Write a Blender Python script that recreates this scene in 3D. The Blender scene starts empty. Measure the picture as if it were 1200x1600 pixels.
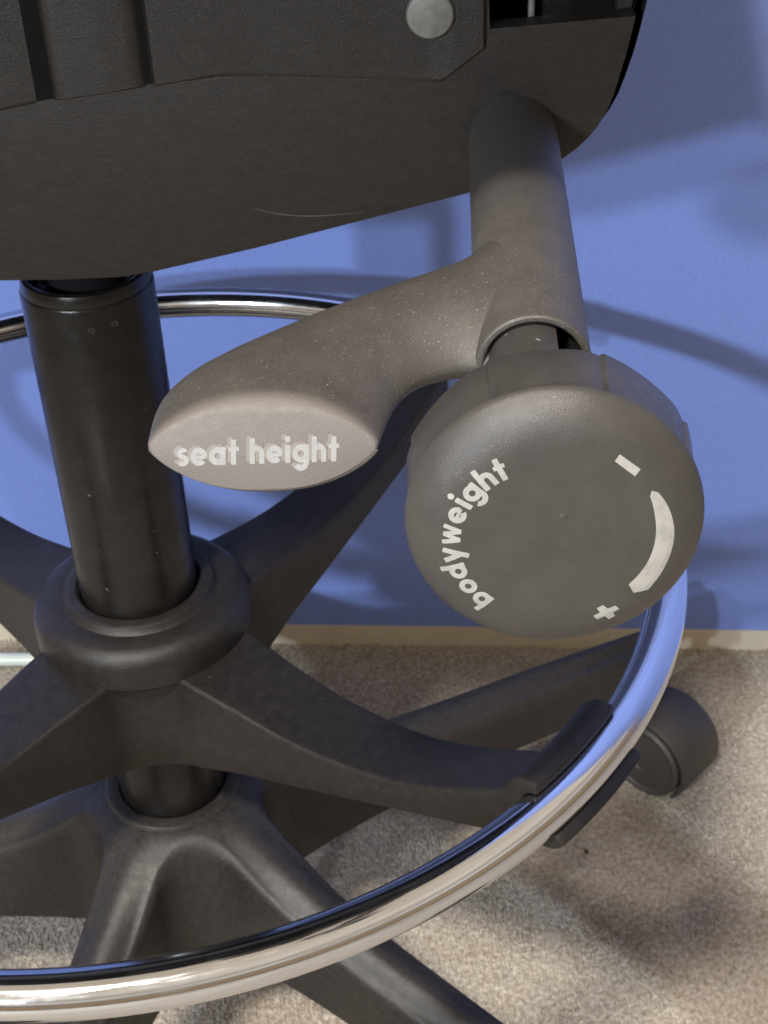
import bpy, bmesh, math, random
import numpy as np
from mathutils import Vector, Matrix

random.seed(7); rng = np.random.default_rng(7)
sc = bpy.context.scene
COL = sc.collection
FZ = 335.0                                   # the foot ring lies 335 mm above the carpet
def M3(p):                                   # millimetres about the column, ring height = 0  ->  metres above the floor
    return Vector((p[0] * .001, p[1] * .001, (p[2] + FZ) * .001))

# ------------------------------------------------------------------ camera
def set_camera():
    cx, cy, cz, yaw, pit, rol, fpx = 84.15, -491.14, 358.09, 0.04685, 0.61908, -0.04527, 2230.2
    fw = Vector((math.sin(yaw) * math.cos(pit), math.cos(yaw) * math.cos(pit), -math.sin(pit)))
    rt = Vector((math.cos(yaw), -math.sin(yaw), 0)); up = rt.cross(fw)
    c, s = math.cos(rol), math.sin(rol)
    rt, up = c * rt + s * up, -s * rt + c * up
    cd = bpy.data.cameras.new('camera'); co = bpy.data.objects.new('camera', cd); COL.objects.link(co)
    m = Matrix((rt, up, -fw)).transposed().to_4x4(); m.translation = M3((cx, cy, cz)); co.matrix_world = m
    cd.sensor_fit = 'HORIZONTAL'; cd.sensor_width = 36; cd.lens = 36 * fpx / 1200
    cd.clip_start = .01; cd.clip_end = 50
    cd.dof.use_dof = True; cd.dof.focus_distance = .33; cd.dof.aperture_fstop = 75
    sc.camera = co
set_camera()

# ------------------------------------------------------------------ light
w = bpy.data.worlds.new('World'); sc.world = w; w.use_nodes = True
def room_light():                                            # unseen warm room as a gradient; bands added for reflections in the chrome
    N = w.node_tree.nodes; L = w.node_tree.links; bg = N['Background']; bg.inputs[1].default_value = .86
    tc = N.new('ShaderNodeTexCoord'); sx = N.new('ShaderNodeSeparateXYZ'); L.new(tc.outputs['Generated'], sx.inputs[0])
    mr = N.new('ShaderNodeMapRange'); mr.inputs[1].default_value = -1; mr.inputs[2].default_value = 1; L.new(sx.outputs[2], mr.inputs[0])
    r = N.new('ShaderNodeValToRGB'); L.new(mr.outputs[0], r.inputs[0]); L.new(r.outputs[0], bg.inputs[0]); cr = r.color_ramp
    cols = [(0, (.26, .21, .16)), (.47, (.28, .22, .16)), (.525, (.66, .40, .17)), (.56, (.30, .25, .20)), (.62, (.60, .50, .39)), (.66, (1.05, .95, .82)), (.71, (.58, .47, .36)), (.80, (1.08, .93, .74)), (1, (.80, .64, .47))]
    while len(cr.elements) < len(cols): cr.elements.new(.5)
    for e, (p, c) in zip(cr.elements, cols): e.position = p; e.color = (*c, 1)
room_light()
def lamp(name, kind, loc, target, power, color, **kw):
    d = bpy.data.lights.new(name, kind); d.energy = power; d.color = color
    for k, v in kw.items(): setattr(d, k, v)
    o = bpy.data.objects.new(name, d); COL.objects.link(o); o.location = loc
    o.rotation_euler = (Vector(target) - Vector(loc)).to_track_quat('-Z', 'Y').to_euler()
    return o
for p_ in ((-730, -1590, 700), (-930, -1480, 750)):            # a twin lamp behind the viewer's left shoulder: two sets of shadows on the wall
    lamp('twin_lamp', 'POINT', M3(p_), M3((0, 0, 0)), 70, (.80, .90, 1.0), shadow_soft_size=.03)
lamp('ceiling_lamp', 'AREA', (-.40, -1.20, 2.25), (.05, 0, .40), 84, (1.0, .93, .84), shape='RECTANGLE', size=.26, size_y=.16)
sc.view_settings.view_transform = 'Standard'; sc.view_settings.look = 'None'
sc.view_settings.exposure = 0; sc.view_settings.gamma = 1
sc.render.engine = 'CYCLES'; sc.cycles.max_bounces = 8

# ------------------------------------------------------------------ materials
def mat(name, color, rough=.5, metal=0., spec=.5, grain=None, bump=0., mottle=None, dust=None, coat=0., stretch=None, depth=.0004):
    """grain=(scale,) bump size in 1/m; mottle=(scale, other colour); dust=(scale, threshold, colour)"""
    m = bpy.data.materials.new(name); m.use_nodes = True; nt = m.node_tree; N = nt.nodes; L = nt.links
    b = N['Principled BSDF']; b.inputs['Roughness'].default_value = rough; b.inputs['Metallic'].default_value = metal
    b.inputs['Specular IOR Level'].default_value = spec; b.inputs['Coat Weight'].default_value = coat
    b.inputs['Base Color'].default_value = (*color, 1)
    tc = N.new('ShaderNodeTexCoord'); vec = tc.outputs['Object']
    if stretch:
        mp = N.new('ShaderNodeMapping'); mp.inputs['Scale'].default_value = stretch; L.new(vec, mp.inputs[0]); vec = mp.outputs[0]
    def noise(scale, detail=3, rough_=.6):
        n = N.new('ShaderNodeTexNoise'); n.inputs['Scale'].default_value = scale; n.inputs['Detail'].default_value = detail
        n.inputs['Roughness'].default_value = rough_; L.new(vec, n.inputs['Vector']); return n
    def ramp(src, a, b_, lo, hi):
        r = N.new('ShaderNodeMapRange'); r.inputs[1].default_value = a; r.inputs[2].default_value = b_
        r.inputs[3].default_value = lo; r.inputs[4].default_value = hi; L.new(src, r.inputs[0]); return r.outputs[0]
    cur = None
    def mix(fac, col):
        nonlocal cur
        x = N.new('ShaderNodeMix'); x.data_type = 'RGBA'
        L.new(fac, x.inputs['Factor'])
        if cur is None: x.inputs[6].default_value = (*color, 1)
        else: L.new(cur, x.inputs[6])
        x.inputs[7].default_value = (*col, 1); cur = x.outputs[2]
    if mottle:
        for sc_, col in mottle: mix(ramp(noise(sc_, 4).outputs[0], .38, .66, 0, 1), col)
    if dust:
        for sc_, th, col in dust:
            mix(ramp(noise(sc_, 2, .5).outputs[0], th, th + .05, 0, .85), col)
    if cur is not None: L.new(cur, b.inputs['Base Color'])
    if grain:
        rr = ramp(noise(grain * .15, 3).outputs[0], .3, .7, max(0, rough - .07), min(1, rough + .07)); L.new(rr, b.inputs['Roughness'])
        bp = N.new('ShaderNodeBump'); bp.inputs['Strength'].default_value = bump; bp.inputs['Distance'].default_value = depth
        L.new(noise(grain, 3, .7).outputs[0], bp.inputs['Height']); L.new(bp.outputs[0], b.inputs['Normal'])
    return m
MT = {}
MT['housing'] = mat('textured_black_housing', (.0118, .0094, .0078), .46, spec=.27, grain=1300, bump=.4, depth=.0006, stretch=(.75, .75, 1.35), mottle=[(260, (.0165, .0132, .011))], dust=[(1300, .70, (.055, .048, .043))])
MT['lever'] = mat('grey_brown_plastic', (.047, .0420, .0372), .52, grain=2600, bump=.35, mottle=[(90, (.058, .0515, .0455))], dust=[(1900, .69, (.30, .255, .21)), (3400, .655, (.15, .132, .115))])
MT['knob'] = mat('dark_grey_knob_plastic', (.036, .0330, .0306), .37, spec=.38, grain=3400, bump=.28, mottle=[(120, (.043, .0392, .0362))], dust=[(420, .755, (.22, .21, .2))])
MT['black'] = mat('black_moulded_plastic', (.0105, .0090, .0081), .36, spec=.28, grain=1500, bump=.55, mottle=[(230, (.0150, .0130, .0117))], dust=[(1100, .735, (.14, .12, .10))])
MT['base'] = mat('dusty_black_plastic', (.0125, .0112, .0105), .40, spec=.30, grain=1500, bump=.4, mottle=[(110, (.017, .0152, .0138)), (420, (.023, .0203, .0182))], dust=[(900, .72, (.10, .09, .08))])
MT['tube'] = mat('black_painted_steel', (.0045, .004, .0038), .27, spec=.30, grain=900, bump=.14, mottle=[(70, (.008, .007, .0065))], dust=[(500, .735, (.11, .10, .095)), (150, .78, (.07, .065, .06))])
MT['gloss'] = mat('glossy_black_steel', (.01, .01, .011), .12)
MT['dark'] = mat('black_cavity', (.004, .004, .004), .8, spec=.08)
MT['caster'] = mat('caster_plastic', (.035, .029, .025), .5, grain=1500, bump=.2)
MT['print'] = mat('off_white_print', (.26, .252, .235), .6, grain=3000, bump=.08, mottle=[(300, (.215, .209, .196))])
MT['print_grey'] = mat('grey_print', (.20, .197, .197), .55, grain=3000, bump=.1, mottle=[(500, (.172, .169, .169))])
MT['ghost'] = mat('worn_print', (.128, .110, .096), .5)
MT['rivet'] = mat('dull_zinc', (.16, .16, .14), .5, metal=.3, grain=900, bump=.3, mottle=[(200, (.11, .11, .10))])
MT['scuff'] = mat('scuff', (.06, .055, .05), .6)
MT['seat'] = mat('black_seat_fabric', (.02, .02, .022), .9, grain=900, bump=.6)
MT['rod'] = mat('pale_green_cable', (.55, .62, .55), .25)
MT['lint'] = mat('dark_lint', (.03, .03, .028), .9)
MT['trim'] = mat('beige_trim', (.56, .50, .40), .6, grain=500, bump=.15, mottle=[(40, (.50, .45, .36))])

def paddle_mat():                                            # the marked end is paler than the rest
    m = MT['lever'].copy(); m.name = 'grey_brown_plastic_pale_end'; N = m.node_tree.nodes; L = m.node_tree.links; b = N['Principled BSDF']
    src = b.inputs['Base Color'].links[0].from_socket
    tc = N.new('ShaderNodeTexCoord'); dt = N.new('ShaderNodeVectorMath'); dt.operation = 'DOT_PRODUCT'; L.new(tc.outputs['Object'], dt.inputs[0])
    nrm = Vector((-.109, -.994, .45)).normalized(); z0 = 185.; v0 = 172.7 - .45 * (z0 - 176.6)
    q = Vector((150.35 - .109 * v0, -60 - .994 * v0, z0)); dt.inputs[1].default_value = nrm
    d0 = M3(q).dot(nrm)
    mr = N.new('ShaderNodeMapRange'); mr.interpolation_type = 'SMOOTHSTEP'; mr.inputs[1].default_value = d0 - .0042; mr.inputs[2].default_value = d0 - .0004
    L.new(dt.outputs['Value'], mr.inputs[0])
    x = N.new('ShaderNodeMix'); x.data_type = 'RGBA'; L.new(mr.outputs[0], x.inputs['Factor']); L.new(src, x.inputs[6]); x.inputs[7].default_value = (.094, .081, .073, 1)
    L.new(x.outputs[2], b.inputs['Base Color']); return m
MT['paddle'] = paddle_mat()
def shaft_mat():  # seat's shade put into the colour: darker near the housing, lever colour outward
    m = MT['lever'].copy(); m.name = 'charcoal_plastic_painted_shade'; N = m.node_tree.nodes; L = m.node_tree.links; b = N['Principled BSDF']
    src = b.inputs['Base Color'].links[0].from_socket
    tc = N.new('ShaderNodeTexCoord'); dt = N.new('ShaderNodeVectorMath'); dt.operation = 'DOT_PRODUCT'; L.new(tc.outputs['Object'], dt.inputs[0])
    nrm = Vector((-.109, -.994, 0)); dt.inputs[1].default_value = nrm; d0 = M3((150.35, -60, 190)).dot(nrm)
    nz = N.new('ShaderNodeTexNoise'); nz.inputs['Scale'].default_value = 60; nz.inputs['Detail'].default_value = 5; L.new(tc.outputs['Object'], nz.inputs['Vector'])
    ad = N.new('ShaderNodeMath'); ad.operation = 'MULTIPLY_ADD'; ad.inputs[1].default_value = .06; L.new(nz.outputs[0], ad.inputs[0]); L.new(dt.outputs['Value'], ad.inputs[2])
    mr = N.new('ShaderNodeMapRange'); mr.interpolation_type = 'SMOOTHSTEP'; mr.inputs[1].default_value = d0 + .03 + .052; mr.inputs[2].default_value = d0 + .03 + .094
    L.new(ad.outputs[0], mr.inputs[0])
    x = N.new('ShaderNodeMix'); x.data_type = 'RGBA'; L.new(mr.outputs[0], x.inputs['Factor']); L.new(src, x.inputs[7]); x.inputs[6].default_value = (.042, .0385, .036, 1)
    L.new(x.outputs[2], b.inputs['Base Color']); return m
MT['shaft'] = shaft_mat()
def chrome():
    m = bpy.data.materials.new('chrome'); m.use_nodes = True; nt = m.node_tree; N = nt.nodes; L = nt.links
    b = N['Principled BSDF']; b.inputs['Metallic'].default_value = 1; b.inputs['Base Color'].default_value = (.68, .69, .71, 1)
    tc = N.new('ShaderNodeTexCoord'); n = N.new('ShaderNodeTexNoise'); n.inputs['Scale'].default_value = 900; n.inputs['Detail'].default_value = 4
    L.new(tc.outputs['Object'], n.inputs['Vector'])
    n2 = N.new('ShaderNodeTexNoise'); n2.inputs['Scale'].default_value = 55; n2.inputs['Detail'].default_value = 6; n2.inputs['Roughness'].default_value = .7
    L.new(tc.outputs['Object'], n2.inputs['Vector'])
    n4 = N.new('ShaderNodeTexNoise'); n4.inputs['Scale'].default_value = 5; n4.inputs['Detail'].default_value = 5; n4.inputs['Roughness'].default_value = .75     # smears that run along the tube
    L.new(tc.outputs['UV'], n4.inputs['Vector'])
    av = N.new('ShaderNodeMath'); av.operation = 'MULTIPLY_ADD'; av.inputs[1].default_value = .25; L.new(n2.outputs[0], av.inputs[0])
    hv = N.new('ShaderNodeMath'); hv.operation = 'MULTIPLY'; hv.inputs[1].default_value = .75; L.new(n4.outputs[0], hv.inputs[0]); L.new(hv.outputs[0], av.inputs[2])
    r = N.new('ShaderNodeMapRange'); r.inputs[1].default_value = .42; r.inputs[2].default_value = .66; r.inputs[3].default_value = .03; r.inputs[4].default_value = .26
    L.new(av.outputs[0], r.inputs[0]); L.new(r.outputs[0], b.inputs['Roughness'])
    cw = N.new('ShaderNodeValToRGB'); cw.color_ramp.elements[0].position = .40; cw.color_ramp.elements[1].position = .68       # brownish wear in the smears
    cw.color_ramp.elements[0].color = (.64, .67, .72, 1); cw.color_ramp.elements[1].color = (.54, .545, .56, 1)
    L.new(n4.outputs[0], cw.inputs[0]); L.new(cw.outputs[0], b.inputs['Base Color'])
    bp = N.new('ShaderNodeBump'); bp.inputs['Strength'].default_value = .02; bp.inputs['Distance'].default_value = .0003
    L.new(n.outputs[0], bp.inputs['Height']); L.new(bp.outputs[0], b.inputs['Normal'])
    return m
MT['chrome'] = chrome()

def wall_mat():
    m = bpy.data.materials.new('blue_fabric'); m.use_nodes = True; nt = m.node_tree; N = nt.nodes; L = nt.links
    b = N['Principled BSDF']; b.inputs['Roughness'].default_value = .8; b.inputs['Specular IOR Level'].default_value = .25
    tc = N.new('ShaderNodeTexCoord')
    n = N.new('ShaderNodeTexNoise'); n.inputs['Scale'].default_value = 9; n.inputs['Detail'].default_value = 4; L.new(tc.outputs['Object'], n.inputs['Vector'])
    x = N.new('ShaderNodeMix'); x.data_type = 'RGBA'; x.inputs[6].default_value = (.210, .305, .75, 1); x.inputs[7].default_value = (.232, .333, .80, 1)
    L.new(n.outputs[0], x.inputs['Factor'])
    n3 = N.new('ShaderNodeTexNoise'); n3.inputs['Scale'].default_value = 900; n3.inputs['Detail'].default_value = 2; L.new(tc.outputs['Object'], n3.inputs['Vector'])
    x2 = N.new('ShaderNodeMix'); x2.data_type = 'RGBA'; x2.blend_type = 'MULTIPLY'; x2.inputs['Factor'].default_value = .35
    L.new(x.outputs[2], x2.inputs[6]); L.new(n3.outputs[0], x2.inputs[7]); L.new(x2.outputs[2], b.inputs['Base Color'])
    hs = []
    for d in ('X', 'Z'):
        wv = N.new('ShaderNodeTexWave'); wv.bands_direction = d; wv.inputs['Scale'].default_value = 220; wv.inputs['Distortion'].default_value = 1.2
        wv.inputs['Detail'].default_value = 1; L.new(tc.outputs['Object'], wv.inputs['Vector']); hs.append(wv.outputs['Fac'])
    ad = N.new('ShaderNodeMath'); L.new(hs[0], ad.inputs[0]); L.new(hs[1], ad.inputs[1])
    bp = N.new('ShaderNodeBump'); bp.inputs['Strength'].default_value = .25; bp.inputs['Distance'].default_value = .0004
    L.new(ad.outputs[0], bp.inputs['Height']); L.new(bp.outputs[0], b.inputs['Normal'])
    return m
MT['wall'] = wall_mat()

def carpet_mat():
    m = bpy.data.materials.new('beige_carpet'); m.use_nodes = True; nt = m.node_tree; N = nt.nodes; L = nt.links
    b = N['Principled BSDF']; b.inputs['Roughness'].default_value = .95; b.inputs['Specular IOR Level'].default_value = .1
    b.inputs['Sheen Weight'].default_value = .15
    tc = N.new('ShaderNodeTexCoord')
    def noise(s, d):
        n = N.new('ShaderNodeTexNoise'); n.inputs['Scale'].default_value = s; n.inputs['Detail'].default_value = d; n.inputs['Roughness'].default_value = .65
        L.new(tc.outputs['Object'], n.inputs['Vector']); return n
    r = N.new('ShaderNodeValToRGB'); r.color_ramp.elements[0].position = .30; r.color_ramp.elements[1].position = .70
    r.color_ramp.elements[0].color = (.185, .155, .118, 1); r.color_ramp.elements[1].color = (.49, .445, .375, 1)
    L.new(noise(330, 5).outputs[0], r.inputs[0])
    x = N.new('ShaderNodeMix'); x.data_type = 'RGBA'; x.blend_type = 'MULTIPLY'; x.inputs['Factor'].default_value = .38
    r2 = N.new('ShaderNodeValToRGB'); r2.color_ramp.elements[0].position = .35; r2.color_ramp.elements[1].position = .65
    r2.color_ramp.elements[0].color = (.72, .66, .575, 1); r2.color_ramp.elements[1].color = (1, 1, 1, 1)
    L.new(noise(75, 5).outputs[0], r2.inputs[0])
    L.new(r.outputs[0], x.inputs[6]); L.new(r2.outputs[0], x.inputs[7]); L.new(x.outputs[2], b.inputs['Base Color'])
    bp = N.new('ShaderNodeBump'); bp.inputs['Strength'].default_value = .7; bp.inputs['Distance'].default_value = .001
    L.new(noise(650, 4).outputs[0], bp.inputs['Height']); L.new(bp.outputs[0], b.inputs['Normal'])
    return m
MT['carpet'] = carpet_mat()

# ------------------------------------------------------------------ helpers
def new_obj(name, me, material, parent=None):
    o = bpy.data.objects.new(name, me); COL.objects.link(o)
    if material and not me.materials: me.materials.append(MT[material])
    if parent: o.parent = parent; o.matrix_parent_inverse = parent.matrix_world.inverted() if parent.matrix_world != Matrix() else Matrix()
    return o
def mesh(name, verts, faces, sharp=35, smooth=True, raw=False):
    me = bpy.data.meshes.new(name)
    me.from_pydata([tuple(v) if raw else tuple(M3(v)) for v in verts], [], faces)
    bm = bmesh.new(); bm.from_mesh(me); bmesh.ops.recalc_face_normals(bm, faces=bm.faces[:]); bm.to_mesh(me); bm.free()
    if smooth:
        me.polygons.foreach_set('use_smooth', [True] * len(me.polygons))
        me.set_sharp_from_angle(angle=math.radians(sharp))
    return me
def part(name, verts, faces, material, parent, **k): return new_obj(name, mesh(name, verts, faces, **k), material, parent)
def grid_faces(rows, cols, wrap=False, o=0):
    F = []
    for i in range(rows - 1):
        for j in range(cols if wrap else cols - 1):
            a = o + i * cols + j; b = o + i * cols + (j + 1) % cols
            F.append((a, b, b + cols, a + cols))
    return F
def lathe(profile, n=72, origin=(0, 0, 0), ex=(1, 0, 0), ey=(0, 1, 0), ez=(0, 0, 1), rmod=None, caps=(True, True)):
    o, ex, ey, ez = [np.array(q, float) for q in (origin, ex, ey, ez)]; V = []
    for r, z in profile:
        for j in range(n):
            a = 2 * math.pi * j / n; rr = rmod(r, z, a) if rmod else r
            V.append(o + ex * rr * math.cos(a) + ey * rr * math.sin(a) + ez * z)
    F = grid_faces(len(profile), n, True)
    if caps[0]: F.append(tuple(range(n)))
    if caps[1]: F.append(tuple(range((len(profile) - 1) * n, len(profile) * n)))
    return V, F
def prism(poly, f0, f1, bevel=0, seg=3):
    """poly: list of (a,b); f0/f1 map (a,b) -> 3D mm; returns mesh-ready verts/faces"""
    n = len(poly); V = [f0(*p) for p in poly] + [f1(*p) for p in poly]
    F = [tuple(range(n)), tuple(range(2 * n - 1, n - 1, -1))] + [(i, (i + 1) % n, n + (i + 1) % n, n + i) for i in range(n)]
    return V, F
def bevelled(name, V, F, material, parent, width, seg=3, sharp=35, angle=30):
    me = mesh(name, V, F, smooth=False); bm = bmesh.new(); bm.from_mesh(me)
    E = [e for e in bm.edges if len(e.link_faces) == 2 and e.calc_face_angle(0) > math.radians(angle)]
    bmesh.ops.bevel(bm, geom=E, offset=width * .001, segments=seg, profile=.5, affect='EDGES', clamp_overlap=True)
    bm.to_mesh(me); bm.free()
    me.polygons.foreach_set('use_smooth', [True] * len(me.polygons)); me.set_sharp_from_angle(angle=math.radians(sharp))
    return new_obj(name, me, material, parent)
def tag(o, label=None, cat=None, kind=None, group=None):
    for k, v in (('label', label), ('category', cat), ('kind', kind), ('group', group)):
        if v: o[k] = v
    return o
def itp(x, xs, ys): return float(np.interp(x, xs, ys))
def smooth_itp(xs, ys):                       # monotone-ish cubic through knots
    xs = np.array(xs, float); ys = np.array(ys, float); d = np.gradient(ys, xs)
    def f(x):
        x = min(max(x, xs[0]), xs[-1]); i = min(int(np.searchsorted(xs, x, 'right')) - 1, len(xs) - 2)
        h = xs[i + 1] - xs[i]; t = (x - xs[i]) / h
        return ((2 * t**3 - 3 * t**2 + 1) * ys[i] + (t**3 - 2 * t**2 + t) * h * d[i] + (-2 * t**3 + 3 * t**2) * ys[i + 1] + (t**3 - t**2) * h * d[i + 1])
    return f

# ------------------------------------------------------------------ setting: carpet and blue wall
WL = np.array([36.88, 322.87]); wa = math.radians(-7.764)
WU = np.array([math.cos(wa), math.sin(wa)]); WN = np.array([math.sin(wa), -math.cos(wa)])    # along the wall / towards the room
def wallp(s, z, out=0): q = WL + WU * s + WN * out; return (q[0], q[1], z)
def wall_slab(name, s0, s1, z0, z1, out, mt, parent=None, back=-40):
    V = [wallp(s0, z0, back), wallp(s1, z0, back), wallp(s1, z1, back), wallp(s0, z1, back), wallp(s0, z0, out), wallp(s1, z0, out), wallp(s1, z1, out), wallp(s0, z1, out)]
    F = [(0, 1, 2, 3), (4, 5, 6, 7), (0, 1, 5, 4), (1, 2, 6, 5), (2, 3, 7, 6), (3, 0, 4, 7)]
    return part(name, V, F, mt, parent, smooth=False)
wall = tag(wall_slab('wall', -1800, 1800, -316.6, 1400, 0, 'wall'), kind='structure')
wall_slab('baseboard', -1800, 1800, -338, -316.8, .8, 'trim', wall)

def carpet():
    # far sheet in coarse cells; the patch in view in 1.6 mm cells with its pile as relief
    xs = np.concatenate([np.linspace(-2500, -330, 8)[:-1], np.linspace(-330, 560, 500), np.linspace(560, 2500, 8)[1:]])
    ys = np.concatenate([np.linspace(-2600, -220, 8)[:-1], np.linspace(-220, 375, 345), np.linspace(375, 640, 4)[1:]])
    h = rng.normal(0, 1, (len(ys), len(xs)))
    for _ in range(1): h = (h + np.roll(h, 1, 0) + np.roll(h, 1, 1) + np.roll(h, -1, 0) + np.roll(h, -1, 1)) / 3.2
    big = rng.normal(0, 1, (len(ys) // 9 + 2, len(xs) // 9 + 2))
    big = np.kron(big, np.ones((9, 9)))[:len(ys), :len(xs)]
    for _ in range(14): big = (big + np.roll(big, 1, 0) + np.roll(big, 1, 1) + np.roll(big, -1, 0) + np.roll(big, -1, 1)) / 5
    X, Y = np.meshgrid(xs, ys); Z = -FZ + .30 * h + .3 * big
    V = np.stack([X, Y, Z], -1).reshape(-1, 3)
    return part('carpet', V, grid_faces(len(ys), len(xs)), 'carpet', None, sharp=180)
tag(carpet(), kind='structure')
def pile():                                                  # the cut pile of the carpet in view
    sp = 2.3; gx, gy = np.meshgrid(np.arange(-270, 540, sp), np.arange(-190, 372, sp)); n = gx.size
    x = gx.ravel() + rng.uniform(-.9, .9, n); y = gy.ravel() + rng.uniform(-.9, .9, n)
    k = (y < 323 - (x - 37) * .1364 - 1.5); x, y = x[k], y[k]; n = len(x)
    hgt = rng.uniform(1.2, 2.4, n); rad = rng.uniform(.9, 1.5, n); a = rng.uniform(0, 6.28, n); lean = rng.normal(0, .7, (n, 2))
    V = np.zeros((n, 5, 3))
    for i in range(4):
        V[:, i, 0] = x + rad * np.cos(a + i * 1.5708); V[:, i, 1] = y + rad * np.sin(a + i * 1.5708); V[:, i, 2] = -FZ - .3
    V[:, 4, 0] = x + lean[:, 0]; V[:, 4, 1] = y + lean[:, 1]; V[:, 4, 2] = -FZ + hgt
    V = V.reshape(-1, 3) * .001; V[:, 2] += FZ * .001
    o = (np.arange(n) * 5)[:, None]; F = np.concatenate([o + np.array([[i, (i + 1) % 4, 4]]) for i in range(4)])
    me = bpy.data.meshes.new('carpet_pile'); me.vertices.add(len(V)); me.vertices.foreach_set('co', V.ravel())
    me.loops.add(F.size); me.loops.foreach_set('vertex_index', F.ravel().astype(np.int32)); me.polygons.add(len(F))
    me.polygons.foreach_set('loop_start', np.arange(0, F.size, 3, dtype=np.int32)); me.update(calc_edges=True); me.validate()
    me.polygons.foreach_set('use_smooth', [True] * len(me.polygons))
    return new_obj('carpet_pile', me, 'carpet', None)
tag(pile(), 'short beige cut pile of the carpet around the stool', 'carpet', kind='stuff')

# ------------------------------------------------------------------ the stool
stool = bpy.data.objects.new('drafting_stool', None); COL.objects.link(stool); stool.empty_display_size = .1
tag(stool, 'black swivel drafting stool with chrome foot ring and marked grey controls', 'stool')

# --- frame of the tilt mechanism: u to the right, v out towards the viewer, z up
P0 = np.array([150.35, -60.0, 0.0]); UU = np.array([.994, -.109, 0]); VV = np.array([-.109, -.994, 0])
def mech(u, v, z): return P0 + UU * u + VV * v + np.array([0, 0, z])

# --- column
col = part('column_tube', *lathe([(24.2, -200), (25, -199), (25, 122.6), (24.7, 123.4), (24.3, 123.8), (24.2, 126.6), (23.6, 128.2), (22.4, 128.9), (21.4, 128.6), (20.9, 127.6), (20.7, 118)], 96, caps=(True, False)), 'tube', stool)
part('end_cap', *lathe([(20.6, 120), (20.4, 124.5), (17.5, 125.4), (16.6, 124.6), (14.1, 124.2)], 64, caps=(False, False)), 'gloss', col)
part('piston_rod', *lathe([(14, 108), (14, 175)], 64), 'gloss', col)
def dimple(az, z):
    r = 25.05; c = np.array([r * math.cos(az), r * math.sin(az), z]); n = np.array([math.cos(az), math.sin(az), 0]); t = np.array([-math.sin(az), math.cos(az), 0])
    part('crimp_mark', *lathe([(1.6, -.3), (1.4, .06), (1.0, .2), (.6, .08), (.3, -.06), (.05, -.08)], 24, c, t, (0, 0, 1), n), 'gloss', col)
dimple(math.radians(-83), 115.5); dimple(math.radians(-63), 116.5)

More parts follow.
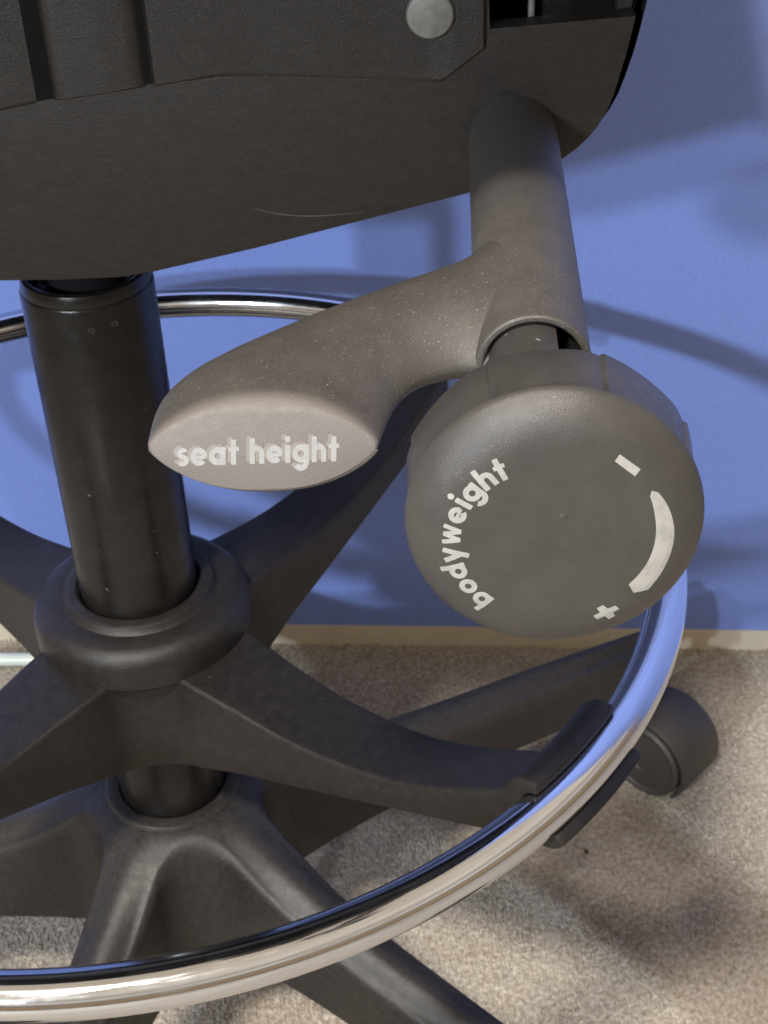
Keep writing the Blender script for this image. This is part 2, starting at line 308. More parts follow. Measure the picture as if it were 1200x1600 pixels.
# --- star builder: arms of a moulded hub, one mesh for each arm, joined smoothly half way between the arms
def star(n_arm, az0, xs_end, half, fil_r, ztop, zbot, rh, rb, crown, nleg=26, nfil=14, end_round=True, draft=0.0, nrow=7):
    sec = math.pi / n_arm; ts = math.tan(sec)
    # side line of the arm starts where the fillet (centred on the sector's edge) meets it
    # fillet circle: centre C at distance dc on the line at angle sec; tangent to y = half(x0) (side taken parallel to the axis there)
    h0 = half(rh + 20); dc = (h0 + fil_r) / math.sin(sec); C = np.array([dc * math.cos(sec), dc * math.sin(sec)])
    out, inn = [], []
    a0 = math.atan2(-C[1], -C[0]); a1 = -math.pi / 2                    # from towards the axis to straight down on the side line
    if a0 > 0: a0 -= 2 * math.pi
    for k in range(nfil):
        t = k / (nfil - 1); a = a0 + (a1 - a0) * t
        out.append(C + fil_r * np.array([math.cos(a), math.sin(a)]))
        b = sec * (1 - t); inn.append(np.array([rh * math.cos(b), rh * math.sin(b)]))
    x0 = C[0]
    for k in range(1, nleg + 1):
        t = k / nleg; x = x0 + (xs_end - x0) * t; hw = half(x)
        inn.append(np.array([rh + (xs_end - rh - (hw if end_round else 0)) * t, 0.])); out.append(np.array([x - (hw if end_round else 0) * t**6, hw]))
    if end_round:
        hw = half(xs_end); xc = xs_end - hw
        for k in range(1, 9):
            a = math.pi / 2 * (1 - k / 8); out.append(np.array([xc + hw * math.cos(a), hw * math.sin(a)])); inn.append(np.array([xc, 0.]))
    cr_of = lambda o: crown * min(1, max(0, (np.linalg.norm(o) - 40) / 45)) if crown else 0.
    K = len(out); rows = []                                          # rows of points: (pos, z)
    for s in np.linspace(0, 1, nrow):                                  # top skin
        row = []
        for o, i in zip(out, inn):
            d = i - o; L = np.linalg.norm(d); e = o + d / max(L, 1e-6) * min(rb, L * .8)
            q = i + (e - i) * s; row.append((q, ztop(np.linalg.norm(q)) - cr_of(o) * s * s))
        rows.append(row)
    for m in range(1, 7):                                              # rolled edge
        a = math.pi / 2 * m / 6; row = []
        for o, i in zip(out, inn):
            d = i - o; L = np.linalg.norm(d); r = min(rb, L * .8); e = o + d / max(L, 1e-6) * r
            q = e + (o - e) * math.sin(a); row.append((q, ztop(np.linalg.norm(q)) - cr_of(o) - rb * (1 - math.cos(a))))
        rows.append(row)
    for s in (.33, .66, 1):
        row = []
        for o, i in zip(out, inn):
            R = np.linalg.norm(o); zt = ztop(R) - cr_of(o) - rb; zb = zbot(R); d = (o - i) / max(np.linalg.norm(o - i), 1e-6)
            row.append((o + d * draft * s, min(zt - .5, zt + (zb - zt) * s)))
        rows.append(row)
    row = []
    for o, i in zip(out, inn):
        R = np.linalg.norm(o); row.append((i + (o - i) * .05, min(zbot(R), ztop(R) - cr_of(o) - rb - .5)))
    rows.append(row)
    half_v = np.array([[(q[0], q[1], z) for q, z in r] for r in rows])   # rows x K
    mirror = half_v[:, ::-1][:, 1:].copy(); mirror[..., 1] *= -1
    G = np.concatenate([half_v, mirror], 1); nr, nc = G.shape[:2]
    # normals of the complete ring of arms, so the seams between arms are invisible
    gu = np.gradient(G, axis=1); gv = np.gradient(G, axis=0)
    ang = 2 * sec; ca, sa = math.cos(ang), math.sin(ang)
    prev = G[:, 1].copy(); nb = np.stack([prev[:, 0], -prev[:, 1], prev[:, 2]], -1)      # mirrored neighbour across the seam
    e = np.array([math.cos(sec), math.sin(sec), 0]); nrm = np.array([-math.sin(sec), math.cos(sec), 0])
    refl = G[:, 1] - 2 * np.outer((G[:, 1] @ nrm), nrm); gu[:, 0] = (G[:, 1] - refl) / 2
    e2 = np.array([-math.sin(-sec), math.cos(-sec), 0]); refl = G[:, -2] - 2 * np.outer((G[:, -2] @ e2), e2); gu[:, -1] = (refl - G[:, -2]) / 2
    arms = []
    for k in range(n_arm):
        a = az0 + 2 * sec * k; c, s = math.cos(a), math.sin(a); R = np.array([[c, s, 0], [-s, c, 0], [0, 0, 1]])
        arms.append((G.reshape(-1, 3) @ R, grid_faces(nr, nc), np.cross(gv, gu).reshape(-1, 3) @ R))
    return arms
def star_part(name, arm, material, parent, sharp):
    V, F, Nn = arm; me = bpy.data.meshes.new(name); me.from_pydata([tuple(M3(v)) for v in V], [], F)
    bm = bmesh.new(); bm.from_mesh(me); bmesh.ops.remove_doubles(bm, verts=bm.verts[:], dist=1e-6); bmesh.ops.recalc_face_normals(bm, faces=bm.faces[:])
    bm.to_mesh(me); bm.free()
    me.polygons.foreach_set('use_smooth', [True] * len(me.polygons)); me.set_sharp_from_angle(angle=math.radians(sharp))
    return new_obj(name, me, material, parent)

# --- foot rest: hub, four arms, chrome ring, clips
RR, RT = 222.8, 7.9
FA = math.radians(-42.6)
fz_top = smooth_itp([0, 45, 72, 97, 120, 150, 175, 200, 230], [-39, -39.5, -42.5, -44.5, -43, -37, -26.5, -12.5, -2])
fz_bot = smooth_itp([0, 38, 50, 75, 100, 150, 190, 230], [-93, -91, -86, -76, -67.5, -50, -36, -22])
hub = part('foot_rest_hub', *lathe([(25.2, -34), (25.6, -20), (27, -18.6), (30.4, -18.4), (31.8, -19.2), (32.6, -21), (33.6, -22), (36, -22), (40.5, -22.6), (43.6, -24.2), (45.6, -26.6), (46.4, -29.6), (46.6, -34), (46.6, -40.2), (46, -41), (44, -41.2), (30, -60)], 96, caps=(False, False)), 'black', stool)
for arm in star(4, FA, 214, lambda x: itp(x, [40, 70, 200, 220], [21, 18.5, 12.5, 12]), 22, fz_top, fz_bot, 26, 2.3, 0., end_round=False, draft=1.5):
    star_part('foot_rest_arm', arm, 'black', hub, 40)
part('hub_sleeve', *lathe([(26, -60), (30, -86), (29, -89), (25.2, -89.5)], 64, caps=(False, False)), 'black', hub)
ring = None
def torus(R, r, n=220, m=36):
    V = [(math.cos(a) * (R + r * math.cos(b)), math.sin(a) * (R + r * math.cos(b)), r * math.sin(b)) for a in np.linspace(0, 2 * math.pi, n, False) for b in np.linspace(0, 2 * math.pi, m, False)]
    F = [(i * m + j, ((i + 1) % n) * m + j, ((i + 1) % n) * m + (j + 1) % m, i * m + (j + 1) % m) for i in range(n) for j in range(m)]
    return V, F
ring = part('foot_ring', *torus(RR, RT), 'chrome', stool)
def ring_uv(me):
    uv = me.uv_layers.new(name='UVMap')
    for l in me.loops:
        c = me.vertices[l.vertex_index].co; rr = math.hypot(c.x, c.y) * 1000
        a = math.atan2(c.y, c.x); b = math.atan2((c.z - FZ * .001) * 1000, rr - RR)
        uv.data[l.index].uv = (math.cos(a) * 1.3 + math.sin(a) * .9, math.cos(b) * 3.2 + math.sin(b) * 2.3)
ring_uv(ring.data)
def clip(az):
    n, m = 15, 18; V = []; half = math.radians(6.4)
    for i in range(n):
        a = az - half + 2 * half * i / (n - 1)
        pr = [(RT + .15, b) for b in np.linspace(math.radians(100), math.radians(326), m)] + [(RT + itp(math.degrees(b), [100, 125, 200, 290, 326], [3.5, 6.5, 8.5, 6, 5]), b) for b in np.linspace(math.radians(326), math.radians(100), m)]
        for r, b in pr:
            rr = RR + r * math.cos(b); V.append((rr * math.cos(a), rr * math.sin(a), r * math.sin(b)))
    F = grid_faces(n, 2 * m, True) + [tuple(range(2 * m)), tuple(range((n - 1) * 2 * m, n * 2 * m))]
    bevelled('ring_clip', V, F, 'black', hub, .9, 2, 40, 50)
for k in range(4): clip(FA + math.pi / 2 * k)

# --- five-star base
BA = math.radians(31)
bz_top = smooth_itp([0, 25, 33, 45, 70, 110, 160, 220, 300, 330], [-140.5, -140.5, -141.4, -146, -159, -175, -185.5, -195, -208, -213])
bz_bot = smooth_itp([0, 40, 80, 160, 240, 330], [-222, -222, -220, -226, -238, -252])
for arm in star(5, BA, 331, lambda x: itp(x, [40, 90, 331], [15.8, 14.8, 11.5]), 23, bz_top, bz_bot, 25.3, 8, 6.0, nleg=30, nfil=24, draft=2.5):
    star_part('base_leg', arm, 'base', stool, 70)
part('base_socket', *lathe([(25.1, -175), (25.1, -140.5), (25.8, -139.5), (29.5, -139.0), (31.5, -139.5), (32.8, -141.4), (33.2, -146)], 72, caps=(False, False)), 'base', stool)

# --- casters
def make_caster(az, swivel, off):
    r0 = 328.; c = np.array([r0 * math.cos(az), r0 * math.sin(az), -FZ])
    h = np.array([math.cos(swivel), math.sin(swivel), 0.]); k = np.array([h[1], -h[0], 0.])      # axle direction / trailing direction
    ax = c + k * off + np.array([0, 0, 28.])
    e = bpy.data.objects.new('caster', None); COL.objects.link(e); e.parent = stool; e.location = M3(c)
    inv = e.matrix_basis.inverted()
    def p(name, V, F, mt='caster', sharp=40):
        me = mesh(name, V, F, sharp=sharp); me.transform(Matrix.Translation(-M3(c))); return new_obj(name, me, mt, None)
    L = [p('stem', *lathe([(5.5, 52), (5.5, 76), (10, 77), (10, 96)], 24, c))]
    for s in (-1, 1):
        L.append(p('wheel', *lathe([(4, 4.5), (25, 4.5), (27.6, 6.5), (27.9, 16), (27.2, 20.5), (25, 22), (23, 21.6), (22, 20.6), (14, 21.2), (8, 21.6), (7.4, 20.8), (4, 20.8)], 48, ax, k, (0, 0, 1), h * s)))
    # hood: cover over the two wheels with a flank on the far side
    m, V = 30, []
    prof = [(28.8, -19.4), (30.6, -20.6), (31.6, -18.4), (31.6, 18.4), (30.6, 20.6), (28.8, 19.4)]
    for q in range(m):
        a = math.radians(-38 + 190 * q / (m - 1))
        for rr, zz in prof: V.append(ax + k * rr * math.cos(a) + np.array([0, 0, 1.]) * rr * math.sin(a) + h * zz)
    n = len(prof); F = grid_faces(m, n, True) + [tuple(range(n)), tuple(range((m - 1) * n, m * n))]
    L.append(p('hood', V, F))
    for o in L: o.parent = e
    return e
for k in range(5):
    make_caster(BA + math.radians(72) * k, math.radians([42, 0, 70, 10, 120][k]), [9, 24, 20, 20, 20][k])

# --- tilt housing
HB = [(-300, 145.5), (-150, 145), (-132, 145.6), (-122, 147), (-112, 149.2), (-85, 155.3), (-41.6, 166.3), (-13.4, 173.4), (9, 180.6), (16, 184.2), (20.4, 187.6), (23.8, 191), (26.4, 194.4), (28.4, 198), (30.4, 203), (31.8, 208), (33.5, 215), (34.9, 221.7), (36, 227.9)]
TOP = [(36.2, 228.4), (-7.4, 225.6), (-8.6, 262), (-300, 262)]
house = bevelled('tilt_housing', *prism(HB + TOP, lambda u, z: mech(u, 0, z), lambda u, z: mech(u, -9, z)), 'housing', stool, 2.6, 4, 30, 25)
# bottom and end skin running back from the face
rim = HB + [(38.4, 240), (40.5, 256)]
Vr = []
for v in (-6.2, -60, -118):
    for i, (u, z) in enumerate(rim): Vr.append(mech(u - .25 + 3.6 * min(1, max(0, (u - 15) / 19)), v, z + .1))
for v in (-118, -60, -8):
    for i, (u, z) in enumerate(rim): Vr.append(mech(u - 3 + 3.6 * min(1, max(0, (u - 15) / 19)), v, z + (3 if u < 20 else 1)))
nn = len(rim); part('housing_shell', Vr, grid_faces(6, nn), 'housing', house, sharp=50)
part('back_plate', *prism([(-300, 149), (-122, 150), (14, 188), (30, 215), (34, 256), (-300, 256)], lambda u, z: mech(u, -112, z), lambda u, z: mech(u, -115, z)), 'dark', house, smooth=False)
part('cavity_floor', *prism([(-12, -6), (32, -6), (32, -110), (-12, -110)], lambda u, v: mech(u, v, 206), lambda u, v: mech(u, v, 203)), 'dark', house, smooth=False)
# end flange rising past the face on the far right
part('end_flange', *prism([(33.2, 217), (35.6, 228), (37.8, 240), (40.4, 256), (35, 256), (32.5, 240), (31, 226)], lambda u, z: mech(u, -9.2, z), lambda u, z: mech(u, -16, z)), 'housing', house, smooth=False)
bevelled('spring_bracket', *prism([(8.5, 205), (32, 205), (32, 247), (26, 249), (25, 240), (17, 238), (15, 247), (8.5, 246)], lambda u, z: mech(u, -18, z), lambda u, z: mech(u, -30, z)), 'tube', house, 1.2, 2)
part('bracket_pin', *lathe([(1.1, 200), (1.1, 250)], 16, mech(5.6, -13, 0)), 'rivet', house)
# upper plates standing proud of the face
def plate(name, u0, u1, zb, proud, edge=1.0, nu=30, nz=12, ztop=262):
    V = []; us = np.linspace(u0, u1, nu)
    for i, u in enumerate(us):
        side = min(u - u0, u1 - u); e = math.sqrt(max(0, 1 - (1 - min(1, side / edge))**2)) if edge > 0 else 1
        for z in [zb(u), zb(u), zb(u) + .5] + list(np.linspace(zb(u) + 1.2, ztop, nz)):
            V.append([u, proud(u) * e, z])
        k = len(V) - nz - 3
        V[k][1] = -1; V[k + 1][1] *= .55
    V = [mech(*v) for v in V]
    return part(name, V, grid_faces(nu, nz + 3), 'housing', house, sharp=50)
seam = lambda u: itp(u, [-300, -161.6, -146.8, -112.8, -91.4, -70, -22.4, -8.1], [180, 204.3, 206.8, 211, 213.5, 213, 210, 221])
plate('cover_plate', -300, -149.5, seam, lambda u: 2.2, 1.5, 8)
plate('cover_plate', -143.6, -114.2, seam, lambda u: 2.4 - .9 * max(0, (u + 126) / 12.5), 5.5, 40)
plate('cover_plate', -112.0, -8.3, seam, lambda u: itp(u, [-112, -96, -80, -40, -26, -18, -8], [2.0, 1.3, .55, .35, .6, 1.5, 1.7]), .8, 90)
for a_, b_ in ((-149.4, -143.7), (-115.5, -112.1)):
    part('slot_shade', *prism([(a_, seam(a_) + .4), (b_, seam(b_) + .4), (b_, 262), (a_, 262)], lambda u, z: mech(u, .12, z), lambda u, z: mech(u, -.5, z)), 'dark', house, smooth=False)  # black strips standing in for the shade inside the gaps
part('rivet_cap', *lathe([(7.2, -1), (7.2, 1.6), (6.7, 2.3), (5.5, 2.6), (.05, 2.9)], 48, mech(-25.4, .8, 231), UU, (0, 0, 1), VV), 'rivet', house)
def scuff(pts, wd, name='scuff_mark'):
    V = []; n = len(pts)
    for i, (u, z) in enumerate(pts):
        t = i / (n - 1); h = wd * math.sin(math.pi * min(1, max(0, t * .9 + .08))) ** .5 * (.6 + .4 * random.random())
        V += [mech(u, .06, z - h / 2), mech(u, .06, z + h / 2)]
    part(name, V, [(2 * i, 2 * i + 1, 2 * i + 3, 2 * i + 2) for i in range(n - 1)], 'scuff', house, smooth=False)
scuff([(-84, 169.4), (-80, 168.3), (-76, 167.4), (-71, 166.7), (-66, 166.4), (-61, 166.5), (-55, 166.9), (-48, 167.6)], .45)

# --- control shaft, paddle, knob
TZ = 187.6                                    # height of the shaft axis near the paddle
AX = np.array([-.1095, -.9934, -.033]); AX /= np.linalg.norm(AX)
A0 = np.array([150.35, -60., 191.04]); AR = np.array([.9940, -.1095, 0]); AU = np.cross(AR, AX); AU = AU if AU[2] > 0 else -AU
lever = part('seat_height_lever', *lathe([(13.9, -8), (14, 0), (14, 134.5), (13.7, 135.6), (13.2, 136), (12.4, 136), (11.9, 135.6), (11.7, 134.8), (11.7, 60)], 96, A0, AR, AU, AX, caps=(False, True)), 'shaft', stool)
face_v = lambda z: 172.7 - .45 * (z - 176.6)                # the marked end of the paddle leans back
def paddle():
    back = [(-3, 62), (-9, 71), (-13, 80), (-16.5, 85.6), (-21.5, 89.6), (-28, 93.8), (-37.3, 99.2), (-53.3, 110.2), (-68.4, 122.6), (-78.4, 132.2), (-84.4, 140), (-87.4, 147.2), (-88.4, 155), (-88.4, 163), (-88.0, 171)]
    front = [(-4, 135.6), (-13, 135.8), (-18.2, 136), (-22.1, 137.4), (-26.6, 140.7), (-30.3, 146.3), (-32.8, 152), (-34, 156.5), (-34.9, 161), (-35.5, 165), (-35.9, 168.5), (-36.2, 171)]
    def res(pts, n):
        p = np.array(pts); d = np.r_[0, np.cumsum(np.linalg.norm(np.diff(p, axis=0), axis=1))]; d /= d[-1]
        t = np.linspace(0, 1, n); f = [smooth_itp(d, p[:, i]) for i in range(2)]
        return np.array([[f[0](x), f[1](x)] for x in t])
    n, m = 46, 25; B = res(back, n); Fr = res(front, n)
    up = lambda t: itp(t, [0, .14, .24, .4, .6, .85, 1], [13.2, 12.8, 12.0, 10.2, 9.6, 9.8, 9.4])
    dn = lambda t: itp(t, [0, .12, .3, .6, .9, 1], [12, 11, 9.5, 9, 9.2, 9.0])
    zc = lambda t: itp(t, [0, .15, 1], [TZ - .6, TZ - 1.5, 185.6])
    V = []; rows = []
    def sect(t, b, f, shrink=0., dv=0.):
        row = []
        for k in range(m):                                   # upper skin from back to front, then the lower skin home
            s = -math.cos(math.pi * k / (m - 1)); q = b + (f - b) * (s + 1) / 2
            row.append((q[0], q[1] + dv, zc(t) + .5 + up(t) * max(0, 1 - abs(s) ** 2.2) ** .78, s))
        for k in range(m):
            s = math.cos(math.pi * k / (m - 1)); q = b + (f - b) * (s + 1) / 2
            row.append((q[0], q[1] + dv, zc(t) - .5 - dn(t) * max(0, 1 - abs(s) ** 2.2) ** .78, s))
        if shrink:
            c = (np.mean([r[0] for r in row]), zc(t) + .6)
            g = []
            for u, v, z, s in row:
                d = np.array([u - c[0], z - c[1]]); L = np.linalg.norm(d); d = d * max(0, 1 - shrink / L)
                g.append((c[0] + d[0], v, c[1] + d[1], s))
            row = g
        return row
    SP = .85; ts = np.linspace(0, SP, 44); nb = np.linspace(0, 1, n)
    at = lambda A, t: np.array([np.interp(t, nb, A[:, 0]), np.interp(t, nb, A[:, 1])])
    for t in ts: rows.append(sect(t, at(B, t), at(Fr, t)))
    for x in (.15, .3, .42, .53, .62, .70, .77, .83, .88, .92, .95, .975, .992, 1.0):      # last stretch runs out to the leaning end face
        t = SP + (1 - SP) * x; g = []
        for (u0, v0, z0, s), (u1, v1, z1, _) in zip(sect(SP, at(B, SP), at(Fr, SP)), sect(t, at(B, t), at(Fr, t))):
            g.append((u1, v0 + (face_v(z1) - v0) * x, z1, s))
        rows.append(g)
    for i, row in enumerate(rows):                              # soft shoulder above, crisp lip below
        g = []
        for u, v, z, s in row:
            w_ = max(0, 1 - s * s) if z > 185.4 else 0; r = .9 + 2.6 * w_; d = max(0, face_v(z) - v) * .91
            if d < r:
                k = r - math.sqrt(max(0, r * r - (r - d) ** 2)); c = np.array([-62., 185.4]); q = np.array([u, z]) - c; L = np.linalg.norm(q)
                q = q * max(.3, 1 - k / L); u, z = c + q
                v = face_v(z) - d / .91
            g.append((u, v, z, s))
        rows[i] = g
    V = [mech(u, v, z) for r in rows for u, v, z, s in r]
    nc = 2 * m; F = grid_faces(len(rows), nc, True)
    o = (len(rows) - 1) * nc                                  # closing face: strips between upper and lower skin
    for k in range(m - 1): F.append((o + k, o + k + 1, o + nc - 2 - k, o + nc - 1 - k))
    p_ = part('paddle', V, F, 'paddle', lever, sharp=38)
    low = rows[-5][m + 1:2 * m - 1]; path = [mech(u, v - .2, z - .15) for u, v, z, s in low]; T = []
    for i, q in enumerate(path):
        t = path[min(i + 1, len(path) - 1)] - path[max(i - 1, 0)]; t = t / np.linalg.norm(t); a1 = np.cross(t, VV); a1 /= np.linalg.norm(a1); a2 = np.cross(t, a1)
        for j in range(10): a = 2 * math.pi * j / 10; T.append(q + .55 * (a1 * math.cos(a) + a2 * math.sin(a)))
    part('paddle_rim', T, grid_faces(len(path), 10, True), 'lever', p_)
    return p_
pad = paddle()
stem_poly = [(10.9 * math.cos(a), 10.9 * math.sin(a)) for a in np.linspace(math.radians(62), math.radians(298), 40)]
def axp(x, y, t): return A0 + AR * x + AU * y + AX * t
part('knob_stem', *prism(stem_poly, lambda x, y: axp(x, y, 70), lambda x, y: axp(x, y, 186)), 'knob', lever, sharp=30)
part('stem_key', *prism([(7.6, -4), (10.6, -3), (10.6, 5.5), (8.2, 7)], lambda x, y: axp(x, y, 70), lambda x, y: axp(x, y, 184)), 'dark', lever, smooth=False)

# the knob's face looks up a little: its own frame, KN out of the face
kt = math.radians(3.56); KN = VV * math.cos(kt) + np.array([0, 0, math.sin(kt)]); KE = (np.array([0, 0, math.cos(kt)]) - VV * math.sin(kt)) * .97; KU = UU * .97
KB = mech(1.27, 195.64, 184.0)
def kn(x, y, v): return KB + KU * x + KE * y + KN * (v - 194.2)
NL = 8
def knob_r(r, t, a):
    if t > 192.3 or r < 26: return r
    f = ((a + .32) * NL / (2 * math.pi)) % 1.0               # each side facet ramps out to a small ridge
    ramp = (abs(f - .5) * 2) ** 2 * .9 if True else 0
    step = 1.0 * (1 - min(1, f / .2)) ** 1.5 if f < .2 else 0
    return r - .9 + ramp * .9 - step * .8
kface = lambda r: itp(r, [0, 6, 12, 18, 20, 22, 24, 26, 27.5, 28.8, 29.9, 30.9, 31.6], [199.75, 199.74, 199.72, 199.64, 199.55, 199.38, 199.02, 198.35, 197.55, 196.7, 195.8, 194.85, 194.1])
kp = [(20, 175.5), (31.0, 175.5), (32.3, 176.2), (32.8, 177.4), (32.1, 185), (31.3, 192.0), (31.2, 192.5), (31.55, 192.8), (31.85, 193.3)] + [(r, kface(r)) for r in (31.6, 30.9, 29.9, 28.8, 27.5, 26, 24, 22, 20, 18, 12, 6, 2, .05)]
knob = part('tension_knob', *lathe(kp, 256, kn(0, 0, 0), KU, KE, KN, knob_r), 'knob', stool, sharp=32)
part('gate_mark', *lathe([(.9, kface(2) - .1), (.7, kface(2) + .07), (.35, kface(2) + .12), (.05, kface(2) + .1)], 16, kn(1.5, 4.5, 0), KU, KE, KN), 'knob', knob)

# ------------------------------------------------------------------ lettering: strokes -> one clean sheet per letter
SW = .315
def seg(x0, y0, x1, y1, w=SW):
    def f(X, Y):
        d = np.array([x1 - x0, y1 - y0]); L = np.hypot(*d); d /= L
        a = (X - x0) * d[0] + (Y - y0) * d[1]; b = -(X - x0) * d[1] + (Y - y0) * d[0]
        dx = np.abs(a - L / 2) - L / 2 + .05; dy = np.abs(b) - w / 2 + .05
        return np.minimum(np.maximum(dx, dy), 0) + np.hypot(np.maximum(dx, 0), np.maximum(dy, 0)) - .05
    return f
def arc(cx, cy, r, a0, a1, w=SW, sx=1.):
    def f(X, Y):
        R = np.hypot((X - cx) / sx, Y - cy); A = np.degrees(np.arctan2(Y - cy, (X - cx) / sx)); mid = (a0 + a1) / 2; half = (a1 - a0) / 2
        da = np.abs((A - mid + 180) % 360 - 180)
        return np.maximum(np.abs(R - r) - w / 2, np.radians(da - half) * r) if half < 180 else np.abs(R - r) - w / 2
    return f
h = SW / 2; rb_ = .5 - h
GL = {
 's': ([arc(.37, .70, .185, 25, 270, .26, 1.12), arc(.37, .315, .195, -155, 90, .26, 1.15)], .74),
 'e': ([arc(.5, .5, rb_, 0, 318), seg(.2, .47, .93, .47, .2)], 1.0),
 'a': ([arc(.5, .5, rb_, 0, 360), seg(.5 + rb_, 0, .5 + rb_, 1)], 1.02),
 't': ([seg(.33, 0, .33, 1.38), seg(.02, .86, .66, .86, .25)], .66),
 'h': ([seg(h, 0, h, 1.42), arc(.44, .56, .295, 0, 180), seg(.735, 0, .735, .57)], .88),
 'i': ([seg(.17, 0, .17, 1), arc(.17, 1.30, .001, -180, 180, .36)], .34),
 'g': ([arc(.5, .5, rb_, 0, 360), seg(.5 + rb_, .05, .5 + rb_, 1), arc(.5, .04, rb_, -150, 0)], 1.02),
 'b': ([arc(.52, .5, rb_, 0, 360), seg(.52 - rb_, 0, .52 - rb_, 1.42)], 1.02),
 'o': ([arc(.5, .5, rb_, 0, 360)], 1.0),
 'd': ([arc(.5, .5, rb_, 0, 360), seg(.5 + rb_, 0, .5 + rb_, 1.42)], 1.02),
 'y': ([seg(.13, 1, .47, .08), seg(.85, 1, .33, -.40)], .98),
 'w': ([seg(.13, 1, .40, .02, .27), seg(.40, .02, .66, .98, .25), seg(.66, .98, .92, .02, .25), seg(.92, .02, 1.19, 1, .27)], 1.32),
}
def glyph(ch, res=.03):
    fs, adv = GL[ch]
    xs = np.arange(-.1, adv + .12, res); ys = np.arange(-.62, 1.62, res); X, Y = np.meshgrid(xs, ys)
    D = np.min([f(X, Y) for f in fs], axis=0); V = []; F = []; key = {}
    def vid(k, p):
        if k not in key: key[k] = len(V); V.append(p)
        return key[k]
    for j in range(len(ys) - 1):
        for i in range(len(xs) - 1):
            cs = [(i, j), (i + 1, j), (i + 1, j + 1), (i, j + 1)]; d = [D[b, a] for a, b in cs]
            if min(d) > 0: continue
            poly = []
            for q in range(4):
                a, b = cs[q], cs[(q + 1) % 4]; da, db = d[q], d[(q + 1) % 4]
                if da <= 0: poly.append(vid(a, (xs[a[0]], ys[a[1]])))
                if (da <= 0) != (db <= 0):
                    t = da / (da - db); poly.append(vid((min(a, b), max(a, b)), (xs[a[0]] + (xs[b[0]] - xs[a[0]]) * t, ys[a[1]] + (ys[b[1]] - ys[a[1]]) * t)))
            if len(poly) > 2: F.append(tuple(poly))
    return V, F, adv
def letters(text, place, material, parent, gap=.13, space=.52):
    """place(s0, total) -> function (x, y, x_mid, total) -> 3D"""
    adv = []; x = 0
    for ch in text:
        if ch == ' ': x += space; adv.append(None); continue
        adv.append(x); x += GL[ch][1] + gap
    total = x - gap
    for ch, x0 in zip(text, adv):
        if x0 is None: continue
        V, F, a = glyph(ch)
        part('letter', [place(x0 + vx, vy, x0 + a / 2, total) for vx, vy in V], F, material, parent, smooth=False)
# paddle face: flat, so its lettering runs straight
def on_face(x, y, xm, total, dv=0, du=0, dz=0):
    sc_ = (81.6 - 44.9) / total; z = 181.75 + .72 * x / total + y * 3.75 + dz
    return mech(-81.6 + x * sc_ + du + y * .12, face_v(z) + .07 + dv, z)
letters('seat height', on_face, 'print_grey', pad)
letters('seat height', lambda x, y, xm, t: on_face(x, y, xm, t, -.03, -.75, .45), 'ghost', pad)
def on_knob(x, y, xm, total):
    # reads clockwise along a circle of 17.6 mm: start 234 deg, end 114 deg
    a = math.radians(234 - 120 * xm / total); k = 17.64 * math.radians(120) / total
    r = np.array([math.cos(a), math.sin(a)]); t = np.array([math.sin(a), -math.cos(a)])
    q = np.array([-2.27, -1.96]) + r * (17.64 + y * 3.85) + t * (x - xm) * k * 1.08
    return kn(q[0], q[1], kface(np.hypot(*q)) + .06)
letters('bodyweight', on_knob, 'print', knob, gap=.10)
def mark(name, poly, sm=()):
    for _ in range(2 if sm else 0):                          # round the long sides, keep the cut ends
        q = []; n = len(poly)
        keep = [p for p in poly if p in sm]
        for i, p in enumerate(poly):
            if p in keep: q.append(p); continue
            a, b = poly[i - 1], poly[(i + 1) % n]
            q += [(p[0] * .75 + a[0] * .25, p[1] * .75 + a[1] * .25), (p[0] * .75 + b[0] * .25, p[1] * .75 + b[1] * .25)]
        poly = q
    bm = bmesh.new(); vs = [bm.verts.new((x, y, 0)) for x, y in poly]; bm.faces.new(vs); 
    bmesh.ops.triangulate(bm, faces=bm.faces[:]); bmesh.ops.subdivide_edges(bm, edges=bm.edges[:], cuts=3, use_grid_fill=True)
    bm.verts.ensure_lookup_table(); bm.verts.index_update()
    V = [kn(v.co.x, v.co.y, kface(math.hypot(v.co.x, v.co.y)) + .07) for v in bm.verts]; F = [tuple(v.index for v in f.verts) for f in bm.faces]; bm.free()
    part(name, V, F, 'print', knob, smooth=False)
mark('minus_mark', [(12.42, 19.16), (16.85, 15.62), (15.78, 14.04), (11.45, 17.71)])
mark('arrow_mark', [(19.35, 10.56), (20.73, 10.06), (22.21, 8.16), (23.93, 4.64), (24.95, 0.18), (24.8, -4.03), (23.83, -7.99), (22.31, -11.69), (20.34, -14.8), (17.16, -15.16), (15.95, -12.73), (17.91, -10.41), (19.72, -7.03), (20.64, -3.69), (20.98, -0.08), (20.69, 3.2), (19.97, 6.73), (19.15, 9.21)],
     [(19.35, 10.56), (20.73, 10.06), (20.34, -14.8), (17.16, -15.16), (15.95, -12.73), (19.15, 9.21)])
mark('plus_mark', [(10.77, -18.22), (11.85, -19.25), (13.49, -18.49), (14.45, -19.68), (13.08, -20.64), (13.66, -21.83), (12.41, -22.8), (11.31, -21.59), (9.75, -22.55), (8.83, -21.25), (10.22, -20.3), (9.43, -19.01)])

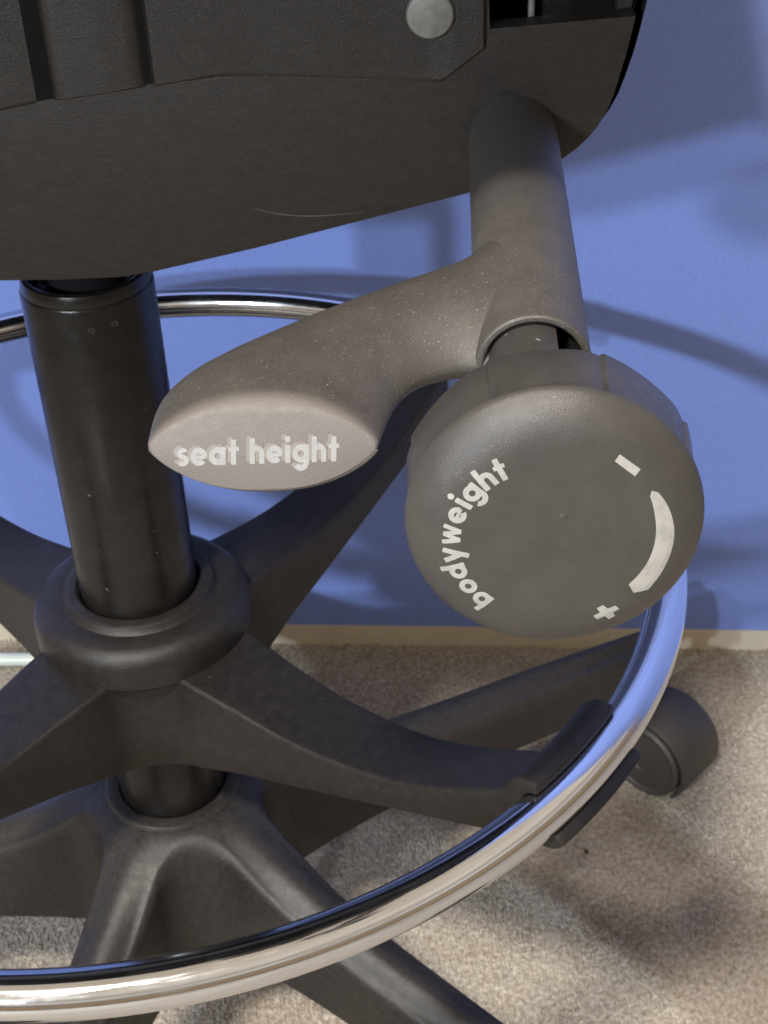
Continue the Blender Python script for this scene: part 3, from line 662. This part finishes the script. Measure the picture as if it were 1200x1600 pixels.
# --- seat cushion above the mechanism, out of the picture but shading it
def seat():
    n, m = 64, 9; V = []
    for z, s in [(0, .90), (0, .96), (6, .995), (20, 1.0), (45, 1.0), (60, .985), (68, .95), (72, .88)]:
        for j in range(n):
            a = 2 * math.pi * j / n; e = lambda q: math.copysign(abs(q) ** .5, q)
            V.append(mech(-150 + 235 * s * e(math.cos(a)), -80 + 212 * s * e(math.sin(a)), 300 + z))
    F = grid_faces(8, n, True) + [tuple(range(n)), tuple(range(7 * n, 8 * n))]
    part('seat', V, F, 'seat', stool, sharp=60)
seat()

# ------------------------------------------------------------------ small things on the floor
def tube_path(name, pts, r, material, n=14):
    pts = [np.array(p, float) for p in pts]; V = []
    for i, p in enumerate(pts):
        t = pts[min(i + 1, len(pts) - 1)] - pts[max(i - 1, 0)]; t /= np.linalg.norm(t); s = np.cross(t, (0, 0, 1.)); s /= np.linalg.norm(s); u = np.cross(s, t)
        for j in range(n): a = 2 * math.pi * j / n; V.append(p + r * (s * math.cos(a) + u * math.sin(a)))
    F = grid_faces(len(pts), n, True) + [tuple(range(n)), tuple(range((len(pts) - 1) * n, len(pts) * n))]
    return part(name, V, F, material, None)
tag(tube_path('cable', [(-420 + 31 * i, 352 - 4.0 * i - 3 * math.sin(i * .5), -329.6) for i in range(11)], 5.0, 'rod'), 'thin glossy pale green cable lying on the carpet by the wall', 'cable')
def lint():
    V = []; F = []
    for k in range(7):
        c = np.array([227.8, 100.3, -333.6]) + rng.normal(0, .9, 3) * (1, 1, .25); s = rng.uniform(.6, 1.2); o = len(V)
        for d in ((1, 0, 0), (-1, 0, 0), (0, 1, 0), (0, -1, 0), (0, 0, .7), (0, 0, -.7)): V.append(c + s * np.array(d))
        F += [tuple(o + i for i in t) for t in ((0, 2, 4), (2, 1, 4), (1, 3, 4), (3, 0, 4), (2, 0, 5), (1, 2, 5), (3, 1, 5), (0, 3, 5))]
    return part('lint_speck', V, F, 'lint', None)
tag(lint(), 'tiny dark speck of lint on the carpet near the foot ring', 'lint')
